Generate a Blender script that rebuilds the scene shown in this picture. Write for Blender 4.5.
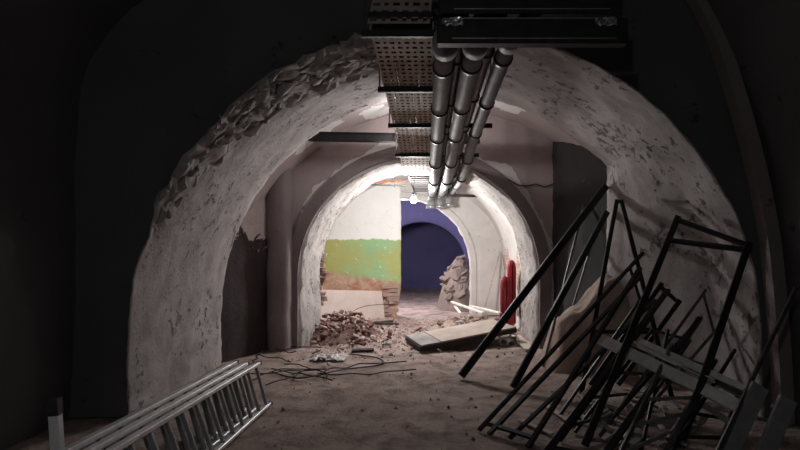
import bpy, bmesh, math, random
from mathutils import Vector, Matrix, noise
random.seed(7)
PI = math.pi
sc = bpy.context.scene
for o in list(bpy.data.objects): bpy.data.objects.remove(o)
C = sc.collection

# ------------------------------------------------------------------ camera, world, exposure
F = 560.0; VX, VY = 434.0, 245.0; EYE = 1.5
cam_d = bpy.data.cameras.new('camera'); cam = bpy.data.objects.new('camera', cam_d); C.objects.link(cam)
cam.location = (0, 0, EYE); cam.rotation_euler = (PI/2, 0, 0)
cam_d.sensor_width = 36; cam_d.lens = F/800*36
cam_d.shift_x = -(VX-400)/800; cam_d.shift_y = (VY-225)/800
cam_d.clip_start = 0.05; cam_d.clip_end = 100
sc.camera = cam
w = bpy.data.worlds.new('basement_air'); sc.world = w; w.use_nodes = True
bg = w.node_tree.nodes['Background']
bg.inputs[0].default_value = (0.9, 0.86, 0.9, 1); bg.inputs[1].default_value = 0.0
sc.view_settings.view_transform = 'Standard'; sc.view_settings.look = 'None'
sc.view_settings.exposure = 0.0; sc.view_settings.gamma = 1.0; sc.view_settings.use_curve_mapping = False
LAMP_W = 435.0      # the floodlight hung in the lit bay
BLUE_W = 360.0      # unseen bulb added to brighten the blue vault, behind the partition wall
BAY_W = 42.0        # small bulb added above the cable tray to lighten the brown bay
FILL_W = 75.0       # unseen fill bulb added behind the photographer
LAMP = Vector((-0.34, 9.35, 2.25))

def P(px, py, d): return Vector(((px-VX)*d/F, d, EYE-(py-VY)*d/F))
def G(px, py, z=0.0):
    d = F*(EYE-z)/(py-VY); return Vector(((px-VX)*d/F, d, z))

# ------------------------------------------------------------------ materials
MATS = {}
def nodes(name, rough=0.85, metal=0.0):
    m = bpy.data.materials.new(name); m.use_nodes = True; MATS[name] = m
    nt = m.node_tree; b = nt.nodes['Principled BSDF']
    b.inputs['Roughness'].default_value = rough; b.inputs['Metallic'].default_value = metal
    b.inputs['Specular IOR Level'].default_value = 0.3
    tc = nt.nodes.new('ShaderNodeTexCoord')
    return m, nt, b, tc.outputs['Object']
def tex(nt, co, scale, detail=6, rough=0.6, dist=0.0):
    n = nt.nodes.new('ShaderNodeTexNoise'); n.inputs['Scale'].default_value = scale
    n.inputs['Detail'].default_value = detail; n.inputs['Roughness'].default_value = rough
    n.inputs['Distortion'].default_value = dist
    nt.links.new(co, n.inputs['Vector']); return n.outputs['Fac']
def ramp(nt, fac, a, b, ca=(0,0,0,1), cb=(1,1,1,1)):
    r = nt.nodes.new('ShaderNodeValToRGB'); r.color_ramp.elements[0].position = a; r.color_ramp.elements[1].position = b
    r.color_ramp.elements[0].color = ca; r.color_ramp.elements[1].color = cb
    nt.links.new(fac, r.inputs[0]); return r.outputs[0]
def mix(nt, fac, a, b):
    n = nt.nodes.new('ShaderNodeMix'); n.data_type = 'RGBA'
    if isinstance(fac, float): n.inputs[0].default_value = fac
    else: nt.links.new(fac, n.inputs[0])
    for i, v in ((6, a), (7, b)):
        if isinstance(v, tuple): n.inputs[i].default_value = (*v, 1) if len(v) == 3 else v
        else: nt.links.new(v, n.inputs[i])
    return n.outputs[2]
def mth(nt, op, a, b=0.0, clamp=False):
    n = nt.nodes.new('ShaderNodeMath'); n.operation = op; n.use_clamp = clamp
    for i, v in ((0, a), (1, b)):
        if isinstance(v, (int, float)): n.inputs[i].default_value = v
        else: nt.links.new(v, n.inputs[i])
    return n.outputs[0]
def bump(nt, b, h, s=0.4, d=0.02):
    n = nt.nodes.new('ShaderNodeBump'); n.inputs['Strength'].default_value = s; n.inputs['Distance'].default_value = d
    nt.links.new(h, n.inputs['Height']); nt.links.new(n.outputs[0], b.inputs['Normal'])
def xyz(nt, co):
    s = nt.nodes.new('ShaderNodeSeparateXYZ'); nt.links.new(co, s.inputs[0]); return s.outputs
def plain(name, c, rough=0.6, metal=0.0, var=0.25, scale=12, bs=0.2, bd=0.005, stretch=None):
    m, nt, b, co = nodes(name, rough, metal)
    if stretch:
        mp = nt.nodes.new('ShaderNodeMapping'); mp.inputs['Scale'].default_value = stretch
        nt.links.new(co, mp.inputs[0]); co = mp.outputs[0]
    n = tex(nt, co, scale, 5, 0.65)
    c2 = tuple(x*(1-var) for x in c); c1 = tuple(min(1, x*(1+var)) for x in c)
    nt.links.new(mix(nt, ramp(nt, n, 0.3, 0.7), c2, c1), b.inputs['Base Color'])
    bump(nt, b, n, bs, bd); return m
def plaster(name, base, dark, pit, scale=1.6, pits=0.58, patch=None, patch_at=0.62, bs=0.5, bd=0.03, rough=0.92, stain=0.5, spots=()):
    """old render: two tones in large patches, small dark pits and scars, optional pale patches"""
    m, nt, b, co = nodes(name, rough)
    big = tex(nt, co, scale, 8, 0.62, 0.6); mid = tex(nt, co, scale*5, 8, 0.7, 0.3); fine = tex(nt, co, scale*28, 4, 0.6)
    col = mix(nt, mth(nt, 'MULTIPLY', ramp(nt, big, 0.38, 0.66), stain), base, dark)
    col = mix(nt, mth(nt, 'MULTIPLY', fine, 0.3), col, tuple(x*0.6 for x in base))
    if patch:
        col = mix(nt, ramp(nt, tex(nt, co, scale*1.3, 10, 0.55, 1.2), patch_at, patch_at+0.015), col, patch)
    for (sx_, sy_, rx_, ry_) in spots:          # white islands with a ragged edge
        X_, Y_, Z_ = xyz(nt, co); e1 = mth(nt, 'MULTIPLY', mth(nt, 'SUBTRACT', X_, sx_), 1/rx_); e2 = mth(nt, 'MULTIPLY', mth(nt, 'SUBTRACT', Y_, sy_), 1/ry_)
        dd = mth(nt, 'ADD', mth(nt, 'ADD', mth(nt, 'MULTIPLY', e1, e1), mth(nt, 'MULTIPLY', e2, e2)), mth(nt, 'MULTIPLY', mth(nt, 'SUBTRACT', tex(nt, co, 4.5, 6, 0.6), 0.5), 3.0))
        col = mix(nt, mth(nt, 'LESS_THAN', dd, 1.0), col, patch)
    pm = ramp(nt, mth(nt, 'ADD', mid, mth(nt, 'MULTIPLY', mth(nt, 'SUBTRACT', tex(nt, co, scale*0.8, 4, 0.6, 1.0), 0.56), 0.55)), pits, pits+0.05)
    col = mix(nt, mth(nt, 'MULTIPLY', pm, 0.8), col, pit)
    nt.links.new(col, b.inputs['Base Color'])
    h = mth(nt, 'ADD', mth(nt, 'MULTIPLY', mid, 0.8), mth(nt, 'MULTIPLY', fine, 0.25))
    h = mth(nt, 'SUBTRACT', h, mth(nt, 'MULTIPLY', pm, 0.35))
    bump(nt, b, h, bs, bd); return m

plaster('pier_plaster', (0.50, 0.465, 0.46), (0.27, 0.245, 0.24), (0.08, 0.07, 0.07), 2.2, 0.555, stain=0.85, bs=0.8)
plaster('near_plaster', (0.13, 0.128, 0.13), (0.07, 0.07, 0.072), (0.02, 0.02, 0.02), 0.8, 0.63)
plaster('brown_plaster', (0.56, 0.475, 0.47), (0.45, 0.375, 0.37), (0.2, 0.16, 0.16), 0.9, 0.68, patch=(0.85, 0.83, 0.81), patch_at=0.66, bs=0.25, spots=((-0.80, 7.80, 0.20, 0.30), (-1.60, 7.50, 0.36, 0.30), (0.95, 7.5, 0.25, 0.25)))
plaster('white_plaster', (0.72, 0.70, 0.68), (0.54, 0.50, 0.47), (0.24, 0.20, 0.18), 2.2, 0.615, bs=0.6, stain=0.5)
plaster('jamb_plaster', (0.47, 0.445, 0.43), (0.28, 0.24, 0.225), (0.13, 0.10, 0.09), 3.5, 0.54, bs=0.9, stain=0.7)
plaster('rib_plaster', (0.30, 0.25, 0.25), (0.20, 0.165, 0.165), (0.05, 0.04, 0.04), 1.5, 0.62)
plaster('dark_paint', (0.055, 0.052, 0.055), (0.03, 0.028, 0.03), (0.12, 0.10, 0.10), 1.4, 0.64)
plaster('stone_grey', (0.60, 0.56, 0.55), (0.34, 0.32, 0.31), (0.08, 0.07, 0.07), 3.0, 0.62, bs=0.9)
plaster('mound_tan', (0.42, 0.33, 0.28), (0.30, 0.23, 0.2), (0.12, 0.09, 0.08), 2.5, 0.66)
plaster('brick_red', (0.25, 0.135, 0.12), (0.17, 0.09, 0.08), (0.42, 0.34, 0.31), 5.0, 0.60)
plaster('brick_pale', (0.45, 0.33, 0.29), (0.33, 0.22, 0.19), (0.2, 0.13, 0.11), 5.0, 0.60)
plaster('dirt_dark', (0.17, 0.10, 0.085), (0.10, 0.065, 0.055), (0.30, 0.2, 0.17), 6.0, 0.58, bs=1.0)
plaster('rock_brown', (0.27, 0.21, 0.18), (0.18, 0.135, 0.115), (0.1, 0.08, 0.07), 3.0, 0.62)
plaster('mortar_chunk', (0.55, 0.50, 0.47), (0.38, 0.33, 0.31), (0.2, 0.17, 0.16), 5.0, 0.62)
plain('wood_pale', (0.55, 0.47, 0.40), 0.75, 0, 0.25, 4, stretch=(1, 1, 12))
plain('wood_bright', (0.80, 0.77, 0.75), 0.45, 0, 0.25, 9)
plain('wood_grey', (0.30, 0.28, 0.27), 0.75, 0, 0.35, 5)
plain('board_white', (0.60, 0.50, 0.46), 0.7, 0, 0.12, 3)
plain('panel_tan', (0.40, 0.335, 0.285), 0.6, 0, 0.22, 4)
plain('panel_edge', (0.05, 0.045, 0.042), 0.8)
plain('dark_steel', (0.026, 0.024, 0.025), 0.55, 0.3, 0.4, 10)
plain('worn_steel', (0.11, 0.105, 0.105), 0.5, 0.5, 0.4, 14)
plain('aluminium', (0.86, 0.85, 0.86), 0.42, 0.25, 0.15, 10)
plain('rung_metal', (0.34, 0.34, 0.345), 0.45, 0.4, 0.2, 10)
plain('post_grey', (0.24, 0.235, 0.235), 0.7, 0, 0.2, 8)
plain('black_rubber', (0.02, 0.02, 0.02), 0.7)
plain('pipe_grey', (0.27, 0.28, 0.29), 0.62, 0.0, 0.25, 6)
plain('pipe_band', (0.06, 0.06, 0.065), 0.5, 0.4)
plain('foil', (0.55, 0.55, 0.56), 0.3, 0.9)
plain('tray_metal', (0.56, 0.45, 0.38), 0.75, 0.0, 0.25, 7)
plain('red_enamel', (0.24, 0.015, 0.027), 0.4, 0, 0.2)
plain('orange_wire', (0.24, 0.075, 0.03), 0.5)
plain('cloth_white', (0.80, 0.77, 0.75), 0.9)
plain('ceramic', (0.45, 0.40, 0.38), 0.6)
plain('lamp_housing', (0.12, 0.12, 0.12), 0.5)
m, nt, b, co = nodes('lamp_glow'); b.inputs['Emission Color'].default_value = (1, 0.97, 0.93, 1); b.inputs['Emission Strength'].default_value = 40
# blue lime paint
m, nt, b, co = nodes('blue_paint', 0.9)
n1 = tex(nt, co, 0.9, 6, 0.6); n2 = tex(nt, co, 7, 6, 0.65)
c = mix(nt, ramp(nt, n1, 0.3, 0.7), (0.105, 0.098, 0.225), (0.145, 0.132, 0.29))
nt.links.new(mix(nt, ramp(nt, n2, 0.66, 0.72), c, (0.20, 0.18, 0.28)), b.inputs['Base Color']); bump(nt, b, n2, 0.3, 0.02)
# green dado wall: white lime above, flaking green band, bare pinkish brick under it
m, nt, b, co = nodes('green_dado', 0.88)
X, Y, Z = xyz(nt, co)
n1 = tex(nt, co, 4.5, 10, 0.7, 0.6); n2 = tex(nt, co, 1.1, 5, 0.6); n3 = tex(nt, co, 12, 8, 0.7)
zz = mth(nt, 'ADD', Z, mth(nt, 'MULTIPLY', mth(nt, 'SUBTRACT', n1, 0.5), 0.22))
green = mix(nt, ramp(nt, n2, 0.42, 0.58), (0.40, 0.41, 0.15), (0.30, 0.46, 0.24))
low = mix(nt, ramp(nt, n1, 0.40, 0.60), (0.44, 0.21, 0.14), (0.56, 0.40, 0.30))
c = mix(nt, ramp(nt, mth(nt, 'ADD', zz, mth(nt, 'MULTIPLY', X, 0.16)), 0.52, 0.64), low, green)
c = mix(nt, ramp(nt, mth(nt, 'SUBTRACT', zz, 0.62), 0.985, 1.0), c, (0.78, 0.78, 0.76))
c = mix(nt, ramp(nt, n3, 0.62, 0.65), c, (0.68, 0.62, 0.52))
nt.links.new(c, b.inputs['Base Color']); bump(nt, b, mth(nt, 'ADD', n3, n1), 0.4, 0.02)
# bay side wall: brown render above, grimy black below with a ragged edge
m, nt, b, co = nodes('bay_wall', 0.92)
X, Y, Z = xyz(nt, co)
n1 = tex(nt, co, 3.2, 10, 0.68, 0.8); n2 = tex(nt, co, 9, 8, 0.7)
zz = mth(nt, 'ADD', Z, mth(nt, 'MULTIPLY', mth(nt, 'SUBTRACT', n1, 0.5), 1.9))
up = mix(nt, ramp(nt, n2, 0.3, 0.7), (0.46, 0.38, 0.375), (0.54, 0.45, 0.445))
c = mix(nt, ramp(nt, mth(nt, 'MULTIPLY', zz, 0.5), 0.77, 0.785), (0.045, 0.032, 0.033), up)
nt.links.new(c, b.inputs['Base Color']); bump(nt, b, mth(nt, 'ADD', n1, n2), 0.5, 0.03)
# spandrel wall of the inner arch: brown render, white lime along the ring with strong light painted into its tone
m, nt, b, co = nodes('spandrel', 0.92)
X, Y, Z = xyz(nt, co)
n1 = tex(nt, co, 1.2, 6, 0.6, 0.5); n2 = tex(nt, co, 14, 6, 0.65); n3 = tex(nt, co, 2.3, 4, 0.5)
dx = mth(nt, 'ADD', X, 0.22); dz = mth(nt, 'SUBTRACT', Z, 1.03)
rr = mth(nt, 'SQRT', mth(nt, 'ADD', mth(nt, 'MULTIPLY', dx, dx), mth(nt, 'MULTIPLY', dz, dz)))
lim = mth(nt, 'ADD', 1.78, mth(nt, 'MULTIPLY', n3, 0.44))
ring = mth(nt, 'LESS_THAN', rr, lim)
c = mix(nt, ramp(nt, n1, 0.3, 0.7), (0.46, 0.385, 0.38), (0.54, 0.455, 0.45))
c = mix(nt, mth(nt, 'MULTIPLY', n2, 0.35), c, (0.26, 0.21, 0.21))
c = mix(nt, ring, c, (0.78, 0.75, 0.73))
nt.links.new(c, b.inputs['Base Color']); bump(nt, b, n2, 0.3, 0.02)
# dusty concrete floor
m, nt, b, co = nodes('floor_dust', 0.93)
n1 = tex(nt, co, 0.55, 7, 0.6, 0.6); n2 = tex(nt, co, 3.5, 9, 0.7, 0.3); n3 = tex(nt, co, 30, 4, 0.7)
c = mix(nt, ramp(nt, n1, 0.32, 0.68), (0.34, 0.26, 0.23), (0.53, 0.42, 0.375))
c = mix(nt, mth(nt, 'MULTIPLY', ramp(nt, n2, 0.45, 0.64), 0.85), c, (0.15, 0.11, 0.10))
c = mix(nt, ramp(nt, n3, 0.66, 0.72), c, (0.55, 0.48, 0.45))
nt.links.new(c, b.inputs['Base Color'])
bump(nt, b, mth(nt, 'ADD', mth(nt, 'MULTIPLY', n2, 0.8), mth(nt, 'MULTIPLY', n3, 0.4)), 0.9, 0.045)
# flaked brickwork behind fallen render
m, nt, b, co = nodes('bare_brick', 0.92)
br = nt.nodes.new('ShaderNodeTexBrick'); br.inputs['Scale'].default_value = 4.0
sx = xyz(nt, co); cb = nt.nodes.new('ShaderNodeCombineXYZ')
nt.links.new(sx[1], cb.inputs[0]); nt.links.new(sx[2], cb.inputs[1]); nt.links.new(cb.outputs[0], br.inputs[0])
br.inputs['Color1'].default_value = (0.40, 0.24, 0.19, 1); br.inputs['Color2'].default_value = (0.50, 0.34, 0.28, 1); br.inputs['Mortar'].default_value = (0.55, 0.48, 0.44, 1)
n2 = tex(nt, co, 6, 8, 0.7)
nt.links.new(mix(nt, ramp(nt, n2, 0.5, 0.62), br.outputs[0], (0.62, 0.54, 0.50)), b.inputs['Base Color']); bump(nt, b, n2, 0.7, 0.03)

# ------------------------------------------------------------------ helpers
def tag(o, label, cat=None, group=None, kind=None):
    o['label'] = label
    if cat: o['category'] = cat
    if group: o['group'] = group
    if kind: o['kind'] = kind
    return o
def obj(name, bm, mat, parent=None, smooth=False, origin=None):
    """link a bmesh (world coordinates) as one mesh object; the origin goes to the parent's or to its own base"""
    bmesh.ops.recalc_face_normals(bm, faces=bm.faces[:])
    if parent is not None: org = parent['_org'] if '_org' in parent else parent.location
    elif origin is not None: org = origin
    else:
        xs = [v.co for v in bm.verts]
        org = ((min(v.x for v in xs)+max(v.x for v in xs))/2, (min(v.y for v in xs)+max(v.y for v in xs))/2, min(v.z for v in xs))
    org = Vector(org)
    bmesh.ops.translate(bm, verts=bm.verts[:], vec=-org)
    me = bpy.data.meshes.new(name); bm.to_mesh(me); bm.free()
    if isinstance(mat, str): mat = [mat]
    for mm in mat: me.materials.append(MATS[mm])
    if smooth:
        for p in me.polygons: p.use_smooth = True
    o = bpy.data.objects.new(name, me); C.objects.link(o)
    if parent is not None:
        o.parent = parent
        o['_org'] = tuple(org)
    else: o.location = org; o['_org'] = tuple(org)
    return o
def empty(name, loc):
    o = bpy.data.objects.new(name, None); o.location = loc; o.empty_display_size = 0.1; C.objects.link(o); o['_org'] = tuple(loc)
    return o
def struct(name, bm, mat, label, smooth=False, parent=None):
    o = obj(name, bm, mat, parent, smooth, origin=(0, 0, 0)); o['kind'] = 'structure'; o['label'] = label; return o
def quad_box(bm, c0, c1):
    x0, y0, z0 = c0; x1, y1, z1 = c1
    v = [bm.verts.new(p) for p in ((x0,y0,z0),(x1,y0,z0),(x1,y1,z0),(x0,y1,z0),(x0,y0,z1),(x1,y0,z1),(x1,y1,z1),(x0,y1,z1))]
    for f in ((0,3,2,1),(4,5,6,7),(0,1,5,4),(1,2,6,5),(2,3,7,6),(3,0,4,7)): bm.faces.new([v[i] for i in f])
def bar(bm, p, q, w, h, up=(0, 0, 1)):
    """rectangular bar from p to q; h is measured along up, w across it"""
    p = Vector(p); q = Vector(q); t = (q-p).normalized(); up = Vector(up)
    s = t.cross(up)
    if s.length < 1e-3: s = t.cross(Vector((1, 0, 0)))
    s.normalize(); u = s.cross(t).normalized()
    c = min(w, h)*0.14
    prof = [(-w/2+c,-h/2),(w/2-c,-h/2),(w/2,-h/2+c),(w/2,h/2-c),(w/2-c,h/2),(-w/2+c,h/2),(-w/2,h/2-c),(-w/2,-h/2+c)]
    a = [bm.verts.new(p+s*x+u*y) for x, y in prof]; b2 = [bm.verts.new(q+s*x+u*y) for x, y in prof]
    n = len(prof)
    for i in range(n): bm.faces.new((a[i], a[(i+1)%n], b2[(i+1)%n], b2[i]))
    bm.faces.new(a[::-1]); bm.faces.new(b2)
def tube(bm, pts, r, n=10, caps=True):
    pts = [Vector(p) for p in pts]; rings = []; pu = None
    for i, p in enumerate(pts):
        t = (pts[min(i+1, len(pts)-1)]-pts[max(i-1, 0)]).normalized()
        if pu is None: pu = t.orthogonal().normalized()
        u = (pu-t*pu.dot(t)).normalized(); s = t.cross(u); pu = u
        rad = r[i] if isinstance(r, (list, tuple)) else r
        rings.append([bm.verts.new(p+(u*math.cos(2*PI*k/n)+s*math.sin(2*PI*k/n))*rad) for k in range(n)])
    for a, b2 in zip(rings, rings[1:]):
        for k in range(n): bm.faces.new((a[k], a[(k+1)%n], b2[(k+1)%n], b2[k]))
    if caps: bm.faces.new(rings[0][::-1]); bm.faces.new(rings[-1])
def smooth_path(pts, sub=6):
    pts = [Vector(p) for p in pts]; out = []
    for i in range(len(pts)-1):
        p0 = pts[max(i-1, 0)]; p1 = pts[i]; p2 = pts[i+1]; p3 = pts[min(i+2, len(pts)-1)]
        for k in range(sub):
            t = k/sub
            out.append(0.5*((2*p1)+(p2-p0)*t+(2*p0-5*p1+4*p2-p3)*t*t+(3*p1-p0-3*p2+p3)*t**3))
    out.append(pts[-1]); return out
def fbm(v, s, o=4): return noise.fractal(Vector(v)*s, 1.0, 2.0, o)
def arch_profile(cx, cz, r, na=48, nl=10, rz=None):
    rz = rz or r; out = []
    for i in range(nl): out.append((cx-r, cz*i/nl))
    for i in range(na+1):
        a = PI-PI*i/na; out.append((cx+r*math.cos(a), cz+rz*math.sin(a)))
    for i in range(nl-1, -1, -1): out.append((cx+r, cz*i/nl))
    return out
def out_rect(prof, cx, cz, x0, x1, zt):
    """for each profile point the point on the surrounding rectangle, straight out from the arch centre"""
    res = []
    for x, z in prof:
        if z <= cz: res.append((x0 if x < cx else x1, z)); continue
        dx, dz = x-cx, z-cz; t = 1e9
        if dx < -1e-6: t = min(t, (x0-cx)/dx)
        if dx > 1e-6: t = min(t, (x1-cx)/dx)
        if dz > 1e-6: t = min(t, (zt-cz)/dz)
        res.append((cx+dx*t, cz+dz*t))
    return res
def loft(bm, prof_fn, ys, disp=None, mi=0):
    """surface through the profiles at each y; disp(v) moves a vertex"""
    rows = []
    for y in ys:
        row = []
        for x, z in prof_fn(y):
            v = Vector((x, y, z))
            if disp: v = disp(v)
            row.append(bm.verts.new(v))
        rows.append(row)
    for a, b2 in zip(rows, rows[1:]):
        for i in range(len(a)-1):
            f = bm.faces.new((a[i], a[i+1], b2[i+1], b2[i])); f.material_index = mi
    return rows
def face_ring(bm, inner_row, outer, y, steps=5, mi=0, disp=0.0):
    prev = inner_row; n = len(inner_row); ic = [v.co.copy() for v in inner_row]
    for s in range(1, steps+1):
        t = s/steps; row = []
        for i in range(n):
            p = Vector((ic[i].x+(outer[i][0]-ic[i].x)*t, ic[i].y+(y-ic[i].y)*min(1, t*3), ic[i].z+(outer[i][1]-ic[i].z)*t))
            if disp: p.y += disp*fbm(p, 1.3)
            row.append(bm.verts.new(p))
        for i in range(n-1):
            f = bm.faces.new((prev[i], prev[i+1], row[i+1], row[i])); f.material_index = mi
        prev = row
def lin(a, b, n): return [a+(b-a)*i/(n-1) for i in range(n)]

# ------------------------------------------------------------------ the vaulted cellar (structure)
NY0, NY1 = 4.86, 7.02                      # first broad arch, front and back
NC = (0.095, 0.633, 2.76)
IY0, IY1 = 8.15, 9.6                       # second arch
IC = (-0.22, 1.03, 1.72)
BY0, BY1 = 12.0, 12.4                      # far arch into the blue vault
BC = (-0.69, 1.03, 1.47)

# floor
bm = bmesh.new(); nx, ny = 110, 220
fv = []
for j in range(ny+1):
    y = -2.5+24.5*j/ny; row = []
    for i in range(nx+1):
        x = -5.2+10.4*i/nx
        z = 0.018*fbm((x, y, 0), 1.1) + 0.008*fbm((x, y, 3), 5.0)-0.006
        row.append(bm.verts.new((x, y, z)))
    fv.append(row)
for j in range(ny):
    for i in range(nx): bm.faces.new((fv[j][i], fv[j][i+1], fv[j+1][i+1], fv[j+1][i]))
struct('floor', bm, 'floor_dust', 'dusty brown concrete floor strewn with dirt', smooth=True)

# first arch: broad barrel, on one side its back edge runs straight down as a pier
def near_prof(y):
    t = (y-NY0)/(NY1-NY0); out = []
    for x, z in arch_profile(*NC, 90, 16):
        if x > 2.14:
            k = max(0, min(1, (t-0.35)/0.6)); x = x+(2.16-x)*k
        out.append((x, z))
    return out
def near_disp(v):
    c = Vector((NC[0], v.y, max(NC[1], min(v.z, NC[1])))); d = (v-c) if v.z > NC[1] else Vector((v.x-NC[0], 0, 0))
    d.y = 0; d.normalize()
    a = 0.016*fbm(v, 1.5)+0.013*fbm(v, 6.0)
    an = math.degrees(math.atan2(v.z-NC[1], v.x-NC[0]))
    if v.z > NC[1] and 80 < an < 165:      # broken-out masonry along the front edge
        k = max(0, min(1, (an-86)/72)); dep = 1.2*(1-k)**0.8+0.25; t = (v.y-NY0)/dep
        if t < 1: a += (0.02+0.06*fbm(v, 5.0)+0.04*fbm(v, 14.0))*min(1, (1-t)*6)*min(1, (165-an)/8)
    return v+d*a
bm = bmesh.new()
rows = loft(bm, near_prof, lin(NY0, NY1, 44), near_disp, 0)
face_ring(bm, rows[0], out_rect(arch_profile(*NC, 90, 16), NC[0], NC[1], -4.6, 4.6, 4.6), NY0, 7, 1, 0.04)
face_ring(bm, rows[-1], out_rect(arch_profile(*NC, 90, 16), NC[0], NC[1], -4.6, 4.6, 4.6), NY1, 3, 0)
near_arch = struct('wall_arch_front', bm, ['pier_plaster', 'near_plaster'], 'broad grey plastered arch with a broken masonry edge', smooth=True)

# middle bay: vault and canted side walls
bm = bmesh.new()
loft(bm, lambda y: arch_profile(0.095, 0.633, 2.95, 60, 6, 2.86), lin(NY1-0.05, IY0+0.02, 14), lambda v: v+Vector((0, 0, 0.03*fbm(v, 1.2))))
struct('ceiling_bay', bm, 'brown_plaster', 'brown rendered bay vault with white patches', smooth=True)
def wall_plane(a, b, z0, z1, nu=24, nv=30, amp=0.03):
    bm = bmesh.new(); g = []
    nrm = Vector((b[1]-a[1], -(b[0]-a[0]), 0)).normalized()
    for j in range(nv+1):
        row = []
        for i in range(nu+1):
            p = Vector((a[0]+(b[0]-a[0])*i/nu, a[1]+(b[1]-a[1])*i/nu, z0+(z1-z0)*j/nv))
            row.append(bm.verts.new(p+nrm*(amp*fbm(p, 1.7)+amp*0.4*fbm(p, 7))))
        g.append(row)
    for j in range(nv):
        for i in range(nu): bm.faces.new((g[j][i], g[j][i+1], g[j+1][i+1], g[j+1][i]))
    return bm
struct('wall_bay_left', wall_plane((-2.82, 6.9), (-2.26, 8.16), -0.02, 3.0), 'bay_wall', 'bay wall, brown render above and blackened below', smooth=True)
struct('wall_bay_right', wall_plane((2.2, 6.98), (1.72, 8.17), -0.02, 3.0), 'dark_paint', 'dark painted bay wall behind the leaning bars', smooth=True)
# pilaster beside the second arch
bm = bmesh.new()
prof = [(-2.40, 8.16), (-2.37, 7.93), (-2.31, 7.87), (-2.14, 7.87), (-2.06, 7.93), (-2.04, 8.16)]
for j in range(31):
    z = -0.02+3.0*j/30
    for i, (x, y) in enumerate(prof): bm.verts.new(Vector((x, y, z))+Vector((fbm((x, y, z), 3), fbm((x, y, z+9), 3), 0))*0.02)
bm.verts.ensure_lookup_table(); n = len(prof)
for j in range(30):
    for i in range(n-1): bm.faces.new([bm.verts[k] for k in (j*n+i, j*n+i+1, (j+1)*n+i+1, (j+1)*n+i)])
struct('wall_pilaster', bm, 'rib_plaster', 'grimy rounded pilaster beside the second arch', smooth=True)

# second arch
def idisp(v):
    d = Vector((v.x-IC[0], 0, max(0, v.z-IC[1]))).normalized()
    return v+d*(0.03*fbm(v, 2.0)+0.02*fbm(v, 8.0))
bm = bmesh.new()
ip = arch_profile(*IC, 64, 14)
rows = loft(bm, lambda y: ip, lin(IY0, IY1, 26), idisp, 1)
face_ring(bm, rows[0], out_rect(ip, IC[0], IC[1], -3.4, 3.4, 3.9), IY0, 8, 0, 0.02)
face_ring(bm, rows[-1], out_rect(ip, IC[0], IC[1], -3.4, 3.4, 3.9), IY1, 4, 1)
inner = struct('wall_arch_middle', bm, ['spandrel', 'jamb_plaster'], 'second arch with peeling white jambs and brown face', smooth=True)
# dark moulded ring on its face
bm = bmesh.new()
def ring_prof(r0): return arch_profile(IC[0], IC[1], r0, 64, 10)
a = ring_prof(IC[2]+0.03); b2 = ring_prof(IC[2]+0.20)
ra = [bm.verts.new((x, IY0+0.03, z)) for x, z in a]; rb = [bm.verts.new((x, IY0-0.06, z)) for x, z in a]
rc = [bm.verts.new((x, IY0-0.06, z)) for x, z in b2]; rd = [bm.verts.new((x, IY0+0.03, z)) for x, z in b2]
for p, q in ((ra, rb), (rb, rc), (rc, rd)):
    for i in range(len(p)-1): bm.faces.new((p[i], p[i+1], q[i+1], q[i]))
struct('trim_1', bm, 'rib_plaster', 'dark raised ring around the second arch')

bm = bmesh.new(); pts = [P(*p, IY0-0.012) for p in ((506, 178), (518, 185), (527, 186), (536, 184), (545, 187), (556, 183))]
for p, q in zip(pts, pts[1:]): bar(bm, p, q, 0.01, 0.018, (0, 0, 1))
obj('crack', bm, 'panel_edge', inner)
# lit bay
bm = bmesh.new()
lp = arch_profile(-0.42, 1.03, 1.93, 50, 10, 1.86)
loft(bm, lambda y: lp, lin(IY1-0.02, BY0+0.05, 26), lambda v: v+Vector((0.03*fbm(v, 2), 0, 0.03*fbm(v, 1.7))))
struct('ceiling_lit', bm, 'white_plaster', 'whitewashed vault over the lit bay', smooth=True)
bm = wall_plane((1.49, 9.72), (1.49, 11.92), 0.25, 1.95, 26, 20, 0.05)
struct('wall_lit_right', bm, 'bare_brick', 'bare brick patch where render has fallen off', smooth=True)

# far arch and blue vault
bm = bmesh.new()
bp = arch_profile(*BC, 56, 12)
rows = loft(bm, lambda y: bp, lin(BY0, BY1, 8), lambda v: v+Vector((0.02*fbm(v, 4), 0, 0.02*fbm(v, 4))), 0)
face_ring(bm, rows[0], out_rect(bp, BC[0], BC[1], -3.2, 3.0, 3.6), BY0, 8, 0, 0.02)
face_ring(bm, rows[-1], out_rect(bp, BC[0], BC[1], -3.2, 3.0, 3.6), BY1, 4, 1)
struct('wall_arch_rear', bm, ['white_plaster', 'blue_paint'], 'whitewashed far arch opening to the blue vault', smooth=True)
bm = bmesh.new()
a = arch_profile(BC[0], BC[1], BC[2]+0.12, 56, 10); b2 = arch_profile(BC[0], BC[1], BC[2]+0.17, 56, 10)
r0 = [bm.verts.new((x, BY0-0.035, z)) for x, z in arch_profile(BC[0], BC[1], BC[2]+0.02, 56, 10)]
ra = [bm.verts.new((x, BY0-0.035, z)) for x, z in a]; rb = [bm.verts.new((x, BY0+0.02, z)) for x, z in b2]; rz = [bm.verts.new((x, BY0+0.03, z)) for x, z in arch_profile(BC[0], BC[1], BC[2]+0.01, 56, 10)]
for p, q in ((rz, r0), (r0, ra), (ra, rb)):
    for i in range(len(p)-1): bm.faces.new((p[i], p[i+1], q[i+1], q[i]))
struct('trim_2', bm, 'white_plaster', 'raised plaster ring around the far arch')
bm = bmesh.new()
vp = arch_profile(-0.45, 0.9, 1.75, 50, 8, 1.9)
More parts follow.
